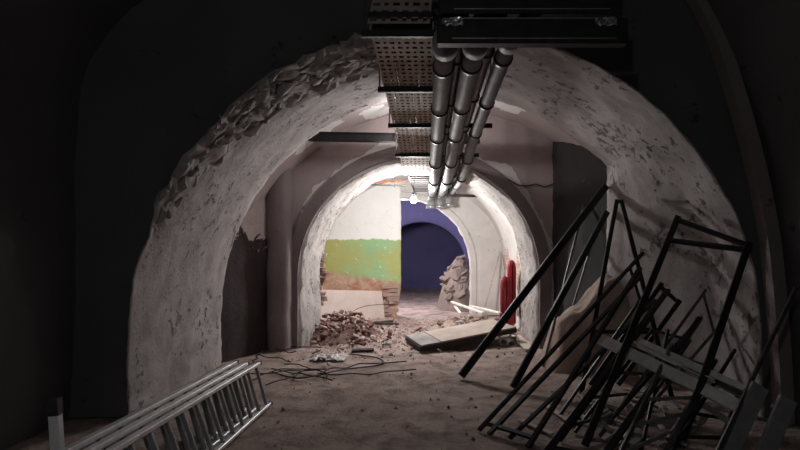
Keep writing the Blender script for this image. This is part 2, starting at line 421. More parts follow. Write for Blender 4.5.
loft(bm, lambda y: vp, lin(BY1-0.02, 19.5, 40), lambda v: v+Vector((0.03*fbm(v, 1.2), 0, 0.03*fbm(v, 1.1))))
struct('ceiling_blue', bm, 'blue_paint', 'deep blue painted barrel vault', smooth=True)
bm = bmesh.new()
kp = arch_profile(-0.35, 0.9, 1.25, 40, 8)
rows = loft(bm, lambda y: kp, lin(15.6, 16.1, 4))
face_ring(bm, rows[0], out_rect(kp, -0.35, 0.9, -2.6, 2.0, 3.2), 15.6, 4)
struct('wall_arch_blue', bm, 'blue_paint', 'blue painted cross arch inside the vault', smooth=True)
struct('wall_end_blue', wall_plane((-2.6, 19.3), (2.0, 19.3), -0.02, 3.2, 12, 10), 'blue_paint', 'blue end wall of the vault', smooth=True)

# half-height infill wall with the green dado, stopping the far arch on one side
bm = bmesh.new()
ys = (11.72, 11.97); nz = 44; nu = 40
g = []
for j in range(nz+1):
    z = 2.95*j/nz; row = []
    xe = -0.70+0.012*fbm((0, 0, z), 6)
    if z < 0.62: xe -= 0.10*max(0, 1-z/0.62)+0.03*fbm((1, 0, z), 9)
    for i in range(nu+1):
        x = -2.45+(xe+2.45)*i/nu
        row.append(bm.verts.new((x, ys[0]+0.02*fbm((x, 0, z), 2.2), z)))
    row.append(bm.verts.new((xe-0.01, ys[1]+0.1, z)))
    g.append(row)
for j in range(nz):
    for i in range(nu+1): bm.faces.new((g[j][i], g[j][i+1], g[j+1][i+1], g[j+1][i]))
green = struct('wall_partition', bm, 'green_dado', 'partition wall, white above a flaking green dado', smooth=True)

# near room: side walls, vault and rear wall (mostly in darkness)
bm = bmesh.new()
npf = [(-3.15, 0), (-3.12, 0.8), (-3.10, 1.6), (-3.10, 2.4), (-3.02, 3.0), (-2.6, 3.55), (-1.9, 3.95), (-1.0, 4.2), (0, 4.27), (0.9, 4.2), (1.6, 4.02), (2.2, 3.66), (2.52, 3.1), (2.72, 2.55), (2.88, 1.9), (2.98, 1.2), (3.02, 0.6), (3.04, 0)]
pp = smooth_path([(x, 0, z) for x, z in npf], 4); npf2 = [(p.x, p.z) for p in pp]
loft(bm, lambda y: npf2, lin(-2.3, NY0+0.1, 40), lambda v: v+Vector((0.03*fbm(v, 1.1), 0, 0.03*fbm(v, 1.0))))
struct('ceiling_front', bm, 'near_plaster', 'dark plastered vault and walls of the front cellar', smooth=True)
struct('wall_rear', wall_plane((-3.3, -2.25), (3.3, -2.25), -0.02, 4.4), 'near_plaster', 'dark plastered wall behind the camera position', smooth=True)
# plaster rib standing out beside the first arch
bm = bmesh.new()
ribp = [(2.16, 3.72), (2.38, 3.32), (2.52, 2.92), (2.66, 2.45), (2.77, 2.0), (2.86, 1.5), (2.92, 0.9), (2.96, 0.3), (2.97, -0.02)]
rp = smooth_path([(x, 0, z) for x, z in ribp], 4)
r1 = [bm.verts.new((p.x-0.05, 4.84, p.z)) for p in rp]; r2 = [bm.verts.new((p.x-0.05, 4.70, p.z)) for p in rp]
r3 = [bm.verts.new((p.x+0.06, 4.70, p.z)) for p in rp]; r4 = [bm.verts.new((p.x+0.06, 4.84, p.z)) for p in rp]
for p, q in ((r1, r2), (r2, r3), (r4, r1)):
    for i in range(len(p)-1): bm.faces.new((p[i], p[i+1], q[i+1], q[i]))
struct('trim_3', bm, 'rib_plaster', 'pale plaster rib curving up beside the broad arch')

# ------------------------------------------------------------------ stones and bricks exposed in the walls
def rock_mesh(name, mat, seed, flat=1.0, brick=False):
    rnd = random.Random(seed); bm = bmesh.new()
    if brick:
        quad_box(bm, (-0.5, -0.25, -0.16), (0.5, 0.25, 0.16))
        for v in bm.verts:
            if rnd.random() < 0.35: v.co *= 0.72+0.2*rnd.random()
            v.co += Vector((rnd.uniform(-.04, .04), rnd.uniform(-.03, .03), rnd.uniform(-.02, .02)))
        bmesh.ops.bevel(bm, geom=bm.edges[:], offset=0.02, segments=1, affect='EDGES')
    else:
        for _ in range(15):
            v = Vector((rnd.gauss(0, 1), rnd.gauss(0, 1), rnd.gauss(0, 1))).normalized()*rnd.uniform(0.36, 0.52); v.z *= flat; bm.verts.new(v)
        res = bmesh.ops.convex_hull(bm, input=bm.verts[:])
        bmesh.ops.delete(bm, geom=[v for v in bm.verts if not v.link_faces], context='VERTS')
        bmesh.ops.recalc_face_normals(bm, faces=bm.faces[:])
    me = bpy.data.meshes.new(name); bm.to_mesh(me); bm.free(); me.materials.append(MATS[mat]); return me
STONES = [rock_mesh('stone', 'stone_grey', s, 0.6) for s in range(12)]
def put(me, name, loc, scale, rot, parent=None):
    o = bpy.data.objects.new(name, me); C.objects.link(o)
    o.location = Vector(loc)-(Vector(parent['_org']) if parent is not None else Vector())
    o.scale = scale if isinstance(scale, (tuple, list)) else (scale,)*3
    o.rotation_euler = rot
    if parent is not None: o.parent = parent
    return o
rnd = random.Random(3)
n_st = 0; tries = 0
placed = []
while n_st < 298 and tries < 20000:
    tries += 1
    a = math.radians(rnd.uniform(86, 158)); k = (math.degrees(a)-86)/72
    depth = 1.05*(1-k)**0.8+0.16
    t = rnd.random()
    s = rnd.uniform(0.12, 0.30)*(1-0.35*k); y = NY0+s*0.42+t*depth
    arc = a*2.76
    if any((arc-q[0])**2+(y-q[1])**2 < (0.27*(s+q[2]))**2 for q in placed): continue
    placed.append((arc, y, s))
    r = NC[2]+s*0.14+rnd.uniform(-0.02, 0.05)
    put(STONES[n_st % 12], 'stone', (NC[0]+r*math.cos(a), y, NC[1]+r*math.sin(a)), (s*1.45, s*1.1, s*1.1), (rnd.uniform(-.5, .5), -a+PI/2+rnd.uniform(-.5, .5), rnd.uniform(-.7, .7)), near_arch)
    n_st += 1
# broken brick ends where the second arch's jamb was cut back
BRICKS = [rock_mesh('brick', 'brick_pale', 20+s, brick=True) for s in range(4)]+[rock_mesh('brick', 'brick_red', 30+s, brick=True) for s in range(2)]
for j in range(17):
    z = 0.50+0.082*j
    put(BRICKS[rnd.randrange(6)], 'brick', (-1.98+rnd.uniform(-.05, .03), IY1+0.03+rnd.uniform(-.04, .06), z), (0.24, 0.24, 0.23), (rnd.uniform(-.08, .08), rnd.uniform(-.1, .1), rnd.uniform(-.25, .25)), inner)
# broken brick end of the partition wall
for j in range(8):
    for i in range(2):
        if rnd.random() < 0.25: continue
        put(BRICKS[rnd.randrange(4)], 'brick', (-0.99+i*0.13+rnd.uniform(-.03, .03), 11.74+rnd.uniform(-.05, .03), 0.05+0.082*j), 0.23, (rnd.uniform(-.1, .1), rnd.uniform(-.1, .1), rnd.uniform(-.4, .4)), green)

# ------------------------------------------------------------------ lamps
lr = empty('floodlight', (LAMP.x, LAMP.y, LAMP.z))
tag(lr, 'lit work lamp hanging under the end of the cable tray', 'lamp')
bm = bmesh.new(); bmesh.ops.create_uvsphere(bm, u_segments=16, v_segments=10, radius=0.055)
bmesh.ops.translate(bm, verts=bm.verts[:], vec=LAMP); obj('bulb', bm, 'lamp_glow', lr, True)
bm = bmesh.new(); tube(bm, [LAMP+Vector((0, 0, 0.05)), LAMP+Vector((0, 0, 0.13))], 0.03, 12); obj('socket', bm, 'lamp_housing', lr, True)
bm = bmesh.new(); tube(bm, [LAMP+Vector((0, 0, 0.12)), LAMP+Vector((0.01, 0, 0.49))], 0.006, 6); obj('cord', bm, 'black_rubber', lr)
L = bpy.data.lights.new('floodlight_bulb', 'POINT'); L.energy = LAMP_W; L.color = (1.0, 0.965, 0.95); L.shadow_soft_size = 0.075
lo = bpy.data.objects.new('floodlight_bulb', L); lo.location = LAMP; C.objects.link(lo)
def added_bulb_lamp(loc, top, watts, color, label, rb=0.04):  # bulbs added out of sight to brighten the dark parts of the cellar
    root = empty('added_bulb', loc); tag(root, label, 'lamp')
    bm = bmesh.new(); bmesh.ops.create_uvsphere(bm, u_segments=16, v_segments=10, radius=rb)
    bmesh.ops.translate(bm, verts=bm.verts[:], vec=loc); obj('bulb', bm, 'lamp_glow', root, True)
    bm = bmesh.new(); tube(bm, [loc+Vector((0, 0, rb*0.75)), loc+Vector((0, 0, rb+0.06))], rb*0.6, 8); obj('socket', bm, 'lamp_housing', root)
    bm = bmesh.new(); tube(bm, [loc+Vector((0, 0, 0.08)), Vector((loc.x, loc.y, top))], 0.006, 6); obj('cord', bm, 'black_rubber', root)
    L = bpy.data.lights.new('added_bulb_light', 'POINT'); L.energy = watts; L.color = color; L.shadow_soft_size = 0.06
    lo = bpy.data.objects.new('added_bulb_light', L); lo.location = loc; C.objects.link(lo)
added_bulb_lamp(Vector((-1.05, 12.95, 2.05)), 2.75, BLUE_W, (1.0, 0.95, 0.93), 'unseen bulb added to light the blue vault behind the partition wall')
added_bulb_lamp(Vector((-0.24, 7.20, 3.033)), 3.45, BAY_W, (1.0, 0.95, 0.93), 'small bulb added above the cable tray to light the bay', 0.024)
added_bulb_lamp(Vector((-0.7, -1.0, 3.0)), 4.25, FILL_W, (0.97, 0.97, 1.0), 'fill bulb on a cord added behind the photographer')
# ------------------------------------------------------------------ cable tray and pipes under the crown
def tray_z(d): return 3.06-0.0776*(d-4.06)-0.11*max(0, min(1, (d-6.9)/1.1))
tray = empty('cable_tray', (-0.22, 6.4, tray_z(6.4)))
tag(tray, 'perforated metal cable tray running under the crown of the arches', 'cable tray')
def perforated(bm, p0, p1, width_vec, ncol, cell, slot):
    """a sheet of frames around slots"""
    p0 = Vector(p0); p1 = Vector(p1); L = (p1-p0).length; t = (p1-p0)/L; n = max(2, int(L/cell)); wv = Vector(width_vec)
    for j in range(n):
        for i in range(ncol):
            a0 = p0+t*(L*j/n)+wv*(i/ncol); du = wv/ncol; dv = t*(L/n)
            su = slot[0] if (i+j) % 2 == 0 else slot[0]*0.55; sv = slot[1]
            o = [a0, a0+du, a0+du+dv, a0+dv]
            h = [a0+du*(.5-su/2)+dv*(.5-sv/2), a0+du*(.5+su/2)+dv*(.5-sv/2), a0+du*(.5+su/2)+dv*(.5+sv/2), a0+du*(.5-su/2)+dv*(.5+sv/2)]
            ov = [bm.verts.new(v) for v in o]; hv = [bm.verts.new(v) for v in h]
            for k in range(4): bm.faces.new((ov[k], ov[(k+1) % 4], hv[(k+1) % 4], hv[k]))
TX0, TX1 = -0.46, -0.01
joints = [4.06, 5.2, 6.35, 6.9, 8.0, 8.75]
for d0, d1 in zip(joints, joints[1:]):
    bm = bmesh.new()
    perforated(bm, (TX0, d0, tray_z(d0)), (TX0, d1-0.02, tray_z(d1)), (TX1-TX0, 0, 0), 8, 0.085, (0.66, 0.42))
    s = obj('tray_section', bm, 'tray_metal', tray)
    for xs in (TX0, TX1):
        bm = bmesh.new(); sg = -1 if xs == TX0 else 1
        bar(bm, (xs+sg*0.003, d0, tray_z(d0)+0.03), (xs+sg*0.003, d1-0.02, tray_z(d1)+0.03), 0.006, 0.062)
        obj('side_flange', bm, 'tray_metal', s)
# riser section of the tray turning up in front of the arch face
bm = bmesh.new(); perforated(bm, (TX0-0.02, 4.02, 3.09), (TX0+0.03, 4.72, 3.95), (0.45, 0, 0), 6, 0.11, (0.7, 0.4)); obj('riser_section', bm, 'tray_metal', tray)
bm = bmesh.new(); quad_box(bm, (TX0-0.02, 4.03, 3.14), (TX1, 4.05, 3.18)); obj('riser_lip', bm, 'dark_steel', tray)
# ladder-type end of the tray
bm = bmesh.new()
for xs in (-0.40, -0.03): bar(bm, (xs, 8.75, tray_z(8.75)), (xs, 11.7, 2.60), 0.02, 0.04)
s = obj('ladder_end', bm, 'worn_steel', tray)
for k in range(9):
    d = 8.9+k*0.32; z = tray_z(8.75)+(2.60-tray_z(8.75))*(d-8.75)/2.95
    bm = bmesh.new(); bar(bm, (-0.40, d, z), (-0.03, d, z), 0.03, 0.02); obj('rung', bm, 'worn_steel', s)
for d, x1 in zip((4.06, 5.2, 6.35, 7.5), (0.02, 0.02, 0.66, 0.60)):
    bm = bmesh.new(); z = tray_z(d)
    bar(bm, (TX0-0.06, d, z-0.03), (x1, d, z-0.03), 0.05, 0.05)
    tz = 4.2 if d < 4.8 else 3.55
    cb = obj('crossbar', bm, 'dark_steel', tray)
    for xs in (TX0-0.045,):
        bm = bmesh.new(); tube(bm, [(xs, d, z-0.05), (xs, d, tz)], 0.007, 6); obj('hanger_rod', bm, 'worn_steel', cb)

# thick dark cables filling the tray
for k in range(7):
    bm = bmesh.new(); x = TX0+0.036+0.063*k
    tube(bm, [(x+0.006*math.sin(d*2.1+k*1.7), d, tray_z(d)+0.040) for d in lin(4.10, 6.9, 15)+lin(7.1, 8.0, 5)+lin(8.2, 8.72, 4)], 0.032, 8)
    tag(obj('tray_cable', bm, 'black_rubber', smooth=True), 'thick dark cable lying lengthwise in the perforated tray', 'cable', 'cables in the tray')
# pipes: (x near, x far, z offset, radius, material)
def coupling(bm, p, t, r, L): tube(bm, [p-t*L/2, p+t*L/2], r, 14)
specs = [
    ('insulated grey pipe hung next to the cable tray', 0.085, -0.05, -0.09, 0.078, 0),
    ('slim dark pipe tucked above between the first two grey pipes', 0.20, 0.05, 0.01, 0.055, 1),
    ('insulated grey pipe hung in the middle of the pipe run', 0.31, 0.13, -0.08, 0.078, 0),
    ('slim dark pipe tucked above beside the outermost grey pipe', 0.43, 0.20, 0.01, 0.055, 1),
    ('outermost insulated grey pipe, bending inward at its far end', 0.56, 0.34, -0.05, 0.066, 0)]
for label, x0, x1, dz, r, up in specs:
    z0 = tray_z(4.0)+dz; zf = 2.62+(0.05 if up else 0)
    y0 = 3.98
    def pt(d):
        k = (d-4.0)/(11.6-4.0); x = x0+(x1-x0)*k
        if label.startswith('outermost'): x = x0+(0.42-x0)*min(1, (d-4)/5.0) - (0.10*max(0, (d-9.0)/2.6)**1.0)
        zz = tray_z(d)+dz+max(0, d-8.7)*0.075
        return Vector((x, d, zz))
    root = empty('ceiling_pipe', pt(6.5)); tag(root, label, 'pipe', 'pipes hung under the arches')
    bm = bmesh.new()
    pts = [pt(d) for d in lin(y0, 11.3, 16)]
    e = pts[-1]; pts += [e+Vector((-0.01, 0.12, -0.02)), e+Vector((-0.02, 0.20, -0.07)), e+Vector((-0.02, 0.24, -0.15)), e+Vector((-0.02, 0.25, -0.24))] if not up else [e+Vector((0, 0.8, 0))]
    tube(bm, pts, r, 16); obj('pipe_run', bm, 'pipe_grey' if not up else 'worn_steel', root, True)
    ds = lin(4.35+rnd.uniform(0, .3), 10.8, 7)
    for d in ds:
        bm = bmesh.new(); t = (pt(d+.1)-pt(d)).normalized(); coupling(bm, pt(d), t, r+0.012, 0.05); obj('clamp_band', bm, 'pipe_band', root, True)
    if not up:
        bm = bmesh.new(); coupling(bm, pts[-1]+Vector((0, 0, 0.03)), Vector((0, 0, 1)), r+0.025, 0.06); obj('end_collar', bm, 'foil', root, True)
        bm = bmesh.new(); d = 4.1; coupling(bm, pt(d), (pt(d+.1)-pt(d)).normalized(), r+0.02, 0.16); obj('end_sleeve', bm, 'pipe_grey', root, True)
    for d in (5.2, 7.5):
        bm = bmesh.new(); tube(bm, [pt(d), (pt(d).x, d, 3.6)], 0.006, 6); obj('hanger_rod', bm, 'worn_steel', root)
# dark boxed ducts across the pipe ends
for label, za, zb, xa, xb, y in (
    ('dark boxed steel duct crossing above the pipe ends', 3.00, 3.22, 0.03, 1.22, 3.75),
    ('dark steel channel with shiny edges crossing over the pipe ends', 2.82, 2.985, 0.02, 1.27, 3.78)):
    root = empty('steel_duct', ((xa+xb)/2, y, za)); tag(root, label, 'duct')
    bm = bmesh.new(); quad_box(bm, (xa, y-0.12, za), (xb, y-0.03, zb)); bmesh.ops.bevel(bm, geom=bm.edges[:], offset=0.006, segments=1, affect='EDGES'); obj('body', bm, 'dark_steel', root)
    for zz in (za+0.03, zb-0.004):
        bm = bmesh.new(); bar(bm, (xa+0.1, y-0.122, zz), (xb-0.08, y-0.122, zz), 0.008, 0.007); obj('edge_strip', bm, 'foil', root)
    for xx in (xa+0.15, xb-0.1):
        bm = bmesh.new(); tube(bm, [(xx, y-0.06, zb-0.02), (xx, y-0.06, 4.3)], 0.008, 6); obj('hanger_rod', bm, 'worn_steel', root)
        bm = bmesh.new(); bmesh.ops.create_grid(bm, x_segments=8, y_segments=6, size=0.5)
        for v in bm.verts: v.co = Vector((v.co.x*0.14, 0.012*noise.noise(v.co*9), v.co.y*0.05))+Vector((xx-0.05, y-0.135, zb-0.03))+Vector((0, 0, 0.012*noise.noise(v.co*5)))
        obj('foil_scrap', bm, 'foil', root)
# dark tie beam in the middle bay
bm = bmesh.new(); bar(bm, (-2.18, 7.55, 2.97), (0.62, 7.62, 2.94), 0.08, 0.105)
tie = empty('tie_beam', (-0.8, 7.6, 2.9)); tag(tie, 'dark steel tie beam crossing the bay under the vault', 'beam'); obj('web', bm, 'dark_steel', tie)
for dz in (0.05, -0.05):
    bm = bmesh.new(); bar(bm, (-2.18, 7.55, 2.97+dz), (0.62, 7.62, 2.94+dz), 0.12, 0.014); obj('beam_flange', bm, 'dark_steel', tie)
# strut with wires, lit bay
st = empty('wire_strut', (-0.95, 9.95, 2.55)); tag(st, 'thin metal strut with loose orange wires hung in the lit bay', 'strut')
bm = bmesh.new(); bar(bm, (-1.42, 9.95, 2.58), (-0.5, 10.0, 2.56), 0.12, 0.02); obj('strut_rail', bm, 'worn_steel', st)
for k in range(5):
    bm = bmesh.new(); tube(bm, smooth_path([(-1.2+0.1*k, 9.92, 2.64), (-1.05+0.08*k, 9.9, 2.60+0.02*(k % 2)), (-0.85+.04*k, 9.93, 2.62), (-0.62+.03*k, 9.95, 2.63-.02*(k % 3))], 4), 0.009, 6)
    obj('wire', bm, 'orange_wire', st, True)
for xx in (-1.3, -0.7):
    bm = bmesh.new(); tube(bm, [(xx, 9.96, 2.52), (xx, 9.96, 2.92)], 0.006, 6); obj('hanger_rod', bm, 'worn_steel', st)
bm = bmesh.new(); bar(bm, (0.30, 10.9, 2.47), (1.22, 10.9, 2.44), 0.06, 0.05)
br_ = empty('wall_bracket', (0.8, 10.9, 2.4)); tag(br_, 'dark horizontal steel bracket near the lit bay crown', 'bracket'); obj('rail', bm, 'dark_steel', br_)
bm = bmesh.new(); tube(bm, [(0.9, 10.9, 2.40), (0.9, 10.9, 2.75)], 0.008, 6); obj('hanger_rod', bm, 'worn_steel', br_)
bm = bmesh.new(); bar(bm, (1.20, 10.9, 2.445), (1.32, 10.9, 2.44), 0.05, 0.04); obj('anchor_end', bm, 'worn_steel', br_)

# ------------------------------------------------------------------ bars and frames leaning on the pier
def one_bar(label, p, q, w, h, mat='dark_steel', name='steel_bar', cat='bar', group=None, loops=False):
    bm = bmesh.new(); bar(bm, p, q, w, h, up=(0.3, -1, 0.2))
    o = obj(name, bm, mat); tag(o, label, cat, group); return o
one_bar('long dark bar leaning from the open floor up to the dark bay wall', G(461, 376, 0.03), P(606, 186, 6.9), 0.085, 0.05)
one_bar('shorter dark bar propped beside the long one against the pier', G(513, 387, 0.03), P(607, 212, 6.88), 0.07, 0.05)
one_bar('thin bright-edged rod leaning against the dark bay wall', G(543, 367, 0.01), P(584, 205, 7.42), 0.028, 0.02, 'worn_steel')
one_bar('slim rod standing between the two propped bars and the pier', G(556, 362, 0.01), P(590, 250, 7.2), 0.022, 0.02, 'worn_steel')
def frame(label, la, lb, ts, w=0.06, h=0.035, mat='dark_steel', cm=None, group=None, name='metal_rack', cw=None):
    """la, lb: (foot, top) of the two legs; ts: crossbar places along them (ta, tb)"""
    root = empty(name, la[0]); tag(root, label, 'frame', group)
    up = (la[1]-la[0]).cross(lb[0]-la[0])
    for p, q in (la, lb):
        bm = bmesh.new(); bar(bm, p, q, w, h, up); obj('leg', bm, mat, root)
    for k, t in enumerate(ts):
        ta, tb = t if isinstance(t, tuple) else (t, t)
        bm = bmesh.new(); bar(bm, la[0].lerp(la[1], ta), lb[0].lerp(lb[1], tb), cw or w*0.8, h*0.9, up); obj('crossbar', bm, cm or mat, root)
    return root
frame('big dark steel frame with two top crossbars leaning on the stained pier',
      (G(585, 445, 0.02), P(678, 217, 5.45)), (G(680, 447, 0.02), P(749, 243, 4.76)), [0.985, (0.87, 0.96)], 0.058, 0.04)
frame('narrow dark frame rising to a point against the pale pier',
      (G(581, 396, 0.02), P(617, 200, 6.25)), (G(672, 398, 0.02), P(621, 200, 6.3)), [0.99, 0.30], 0.045, 0.03)
gF = 'low steel frames leaning in a fan'
frame('long low frame with its rounded foot farthest out on the floor',
      (G(479, 430, 0.02), P(643, 253, 5.7)), (G(510, 438, 0.02), P(655, 300, 5.6)), [0.03, 0.9], 0.036, 0.025, group=gF)
frame('frame of heavy dark bars lying just inside the outermost low frame',
      (G(489, 434, 0.02), P(641, 276, 5.5)), (G(528, 447, 0.02), P(640, 268, 5.15)), [0.04, 0.93], 0.042, 0.03, group=gF)
frame('dark frame with wide legs in the middle of the leaning fan',
      (G(547, 452, 0.02), P(668, 290, 5.3)), (G(600, 462, 0.02), P(700, 318, 5.1)), [0.02], 0.05, 0.03, group=gF)
def lattice(label, la, lb, n, w, h, mat, cm):
    return frame(label, la, lb, [(k+0.5)/n for k in range(n)], w, h, mat, cm, group='slatted racks in the leaning heap', name='slatted_rack', cw=0.025)
lattice('dark slatted rack leaning under the pale planks', (G(560, 440, 0.02), P(650, 318, 5.3)), (G(606, 425, 0.02), P(690, 330, 5.35)), 5, 0.035, 0.025, 'dark_steel', 'worn_steel')
lattice('grey slatted rack with close rungs at the foot of the big frame', (G(612, 470, 0.02), P(672, 345, 4.75)), (G(668, 440, 0.02), P(716, 360, 4.9)), 5, 0.035, 0.025, 'worn_steel', 'post_grey')
lattice('slatted rack lying low behind the two dark boards', (G(650, 480, 0.02), P(705, 380, 4.5)), (G(712, 470, 0.02), P(738, 395, 4.6)), 4, 0.035, 0.02, 'worn_steel', 'dark_steel')
frame('thin grey steel frame crossing inside the leaning heap', (G(600, 436, 0.02), P(706, 290, 5.3)), (G(640, 418, 0.02), P(716, 330, 5.4)), [0.97], 0.03, 0.02, 'worn_steel')
frame('slim frame with a bent top bar behind the pointed frame', (G(590, 385, 0.02), P(662, 283, 6.0)), (G(618, 385, 0.02), P(680, 300, 5.9)), [0.97, 0.4], 0.05, 0.03)
for i, (a, b2) in enumerate([((560, 415), (640, 300)), ((575, 432), (652, 330)), ((620, 445), (690, 340)), ((640, 455), (668, 330)), ((590, 420), (625, 345)), ((665, 462), (735, 350))]):
    one_bar('slim dark rod stuck among the leaning frames' if i % 2 else 'slim grey rod stuck among the leaning frames', G(*a, 0.015), P(*b2, 5.2-0.08*i), 0.028, 0.022, 'dark_steel' if i % 2 else 'worn_steel', group='slim rods in the leaning heap', name='steel_rod', cat='rod')
# pale planks laid across the heap
gP = 'pale planks on the leaning heap'
for label, a, b2, wd, th, mt in (
    ('wide pale plank laid sloping across the leaning frames', (600, 339, 4.95), (742, 408, 4.05), 0.10, 0.03, 'wood_bright'),
    ('narrow bright strip on top of the wide pale plank', (640, 341, 4.90), (746, 389, 4.15), 0.05, 0.022, 'wood_bright'),
    ('short splintered plank end above the wide pale plank', (628, 341, 5.0), (706, 372, 4.55), 0.06, 0.02, 'wood_pale'),
    ('grey plank lying second behind the wide pale plank', (650, 347, 5.05), (755, 400, 4.3), 0.08, 0.025, 'wood_grey')):
    bm = bmesh.new(); bar(bm, P(*a), P(*b2), wd, th, (-0.75, 0.1, 0.65)); tag(obj('plank', bm, mt), label, 'plank', gP)
bm = bmesh.new(); bar(bm, P(704, 405, 4.3), P(738, 428, 4.0), 0.05, 0.02, (0, -.6, .7)); tag(obj('plank', bm, 'wood_grey'), 'short grey batten below the wide pale plank', 'plank', gP)
for k in range(7):
    t0 = rnd.uniform(0.05, 0.55); a = P(612, 338, 4.93).lerp(P(745, 398, 4.1), t0); b2 = a+(P(745, 398, 4.1)-P(612, 338, 4.93))*rnd.uniform(0.18, 0.4)
    o_ = Vector((rnd.uniform(-.03, .03), rnd.uniform(-.05, .05), rnd.uniform(0.01, .07)))
    bm = bmesh.new(); bar(bm, a+o_, b2+o_*0.6, rnd.uniform(.015, .03), 0.006, (rnd.uniform(-1, .2), rnd.uniform(-.6, .6), 1)); tag(obj('splinter', bm, 'wood_bright'), 'thin pale splinter lying along the wide pale plank', 'splinter', 'splinters on the pale planks')
# scraps under the heap
for k in range(34):
    gx = rnd.uniform(1.2, 2.3); gy = rnd.uniform(4.0, 5.3); an = rnd.uniform(0, PI); L2 = rnd.uniform(0.08, 0.22); z = rnd.uniform(0.02, 0.10)
    d = Vector((math.cos(an), math.sin(an), rnd.uniform(0.0, .5))).normalized()*L2
    bm = bmesh.new(); p = Vector((gx, gy, z)); bar(bm, p-d*0.5+Vector((0, 0, abs(d.z)/2)), p+d*0.5+Vector((0, 0, abs(d.z)/2)), rnd.uniform(.03, .06), 0.02)
    tag(obj('wood_offcut', bm, ('wood_grey', 'wood_pale', 'post_grey')[k % 3]), 'small grey offcut lying on the floor under the leaning frames', 'offcut', 'offcuts under the leaning frames')
for px in ((520, 420, 552, 434), (545, 405, 575, 425)):
    bm = bmesh.new(); bar(bm, G(px[0], px[1], 0.015), G(px[2], px[3], 0.015), 0.05, 0.015)
    tag(obj('batten', bm, 'wood_pale'), 'pale batten lying flat on the floor between frame feet', 'batten', 'flat battens on the floor')
one_bar('thin light-edged bar standing beside the two dark boards', G(699, 490, 0.02), P(796, 288, 4.25), 0.03, 0.02, 'worn_steel')
for label, a, b2 in (('dark board standing just beside the thin light-edged bar', (716, 478), (760, 386)), ('dark board standing alone next to its twin board', (755, 478), (788, 399))):
    f0 = G(*a, 0.0); tp = P(*b2, 3.75 if a[0] < 730 else 3.7)
    root = empty('standing_board', f0); tag(root, label, 'board')
    bm = bmesh.new(); bar(bm, f0, tp, 0.115, 0.04, (0, -1, 0.2)); obj('plank', bm, 'post_grey', root)
    bm = bmesh.new(); bar(bm, f0.lerp(tp, .82)+Vector((0, 0.035, 0)), f0.lerp(tp, .86)+Vector((0, 0.035, 0)), 0.11, 0.03, (0, -1, .2)); obj('cleat', bm, 'wood_grey', root)
# tan mound at the pier foot
bm = bmesh.new(); N = 34
for j in range(N+1):
    for i in range(N+1):
        x = 1.34+1.0*i/N; y = 6.40+0.80*j/N
        pr_ = ((1.34, 0.0), (1.42, 0.25), (1.52, 0.55), (1.66, 0.68), (1.85, 0.78), (1.98, 0.95), (2.12, 1.12), (2.40, 1.25)); z = 0
        for (xa_, za_), (xb_, zb_) in zip(pr_, pr_[1:]):
            if xa_ <= x <= xb_: z = za_+(zb_-za_)*(x-xa_)/(xb_-xa_)
        z *= max(0, min(1, (y-6.42-0.12*(2.3-x))/0.35))**0.7
        z += 0.05*fbm((x, y, 1), 4)*min(1, z*3)
        bm.verts.new((x, y, max(-0.03, z-0.03)))
bm.verts.ensure_lookup_table()
for j in range(N):
    for i in range(N): bm.faces.new([bm.verts[k] for k in (j*(N+1)+i, j*(N+1)+i+1, (j+1)*(N+1)+i+1, (j+1)*(N+1)+i)])
tag(obj('rubble_mound', bm, 'mound_tan', smooth=True), 'steep tan mound of fallen plaster at the pier foot', 'mound')

# ------------------------------------------------------------------ aluminium ladder, three sections lying on edge
lad = empty('extension_ladder', (-1.6, 4.0, 0)); tag(lad, 'aluminium ladder of three sections lying on its edge beside the arch', 'ladder')
for k in range(3):
    xo = -1.53-0.075*k; ye = 5.1-0.06*k+(0.06 if k == 0 else 0); y0 = 2.3
    lean = -0.10; H = 0.37+0.02*k
    lo0, lo1 = Vector((xo-0.06, y0, 0.03+0.004*k)), Vector((xo, ye+0.02, 0.03+0.004*k))
    hi0, hi1 = lo0+Vector((lean-0.06, 0, H)), lo1+Vector((lean, 0, H))
    s = empty('section', (0, 0, 0)); s.parent = lad; s.location = (0, 0, 0); s['_org'] = lad['_org']
    for p, q in ((lo0, lo1), (hi0, hi1)):
        bm = bmesh.new(); bar(bm, p, q, 0.030, 0.055, (1, 0, 0.1)); obj('rail', bm, 'aluminium', s)
        bm = bmesh.new(); bar(bm, q, q+Vector((0, 0.025, 0)), 0.034, 0.06, (1, 0, 0.1)); obj('end_cap', bm, 'black_rubber', s)
    n = 14
    for i in range(n):
        t = 1-(0.02+i*0.2/(ye-y0)*0.98)-0.012*k
        bm = bmesh.new(); a = lo0.lerp(lo1, t); b2 = hi0.lerp(hi1, t); bar(bm, a, b2, 0.026, 0.026, (0, 1, 0)); obj('rung', bm, 'rung_metal', s)
pr = empty('capped_post', (-2.0, 3.0, 0)); tag(pr, 'short grey post with a dark cap standing behind the ladder', 'post')
bm = bmesh.new(); bar(bm, (-1.99, 3.0, 0), (-2.03, 3.0, 0.60), 0.055, 0.05, (0, 1, 0)); obj('shaft', bm, 'aluminium', pr)
bm = bmesh.new(); bar(bm, (-2.03, 3.0, 0.59), (-2.036, 3.0, 0.68), 0.062, 0.058, (0, 1, 0)); obj('cap', bm, 'pipe_band', pr)

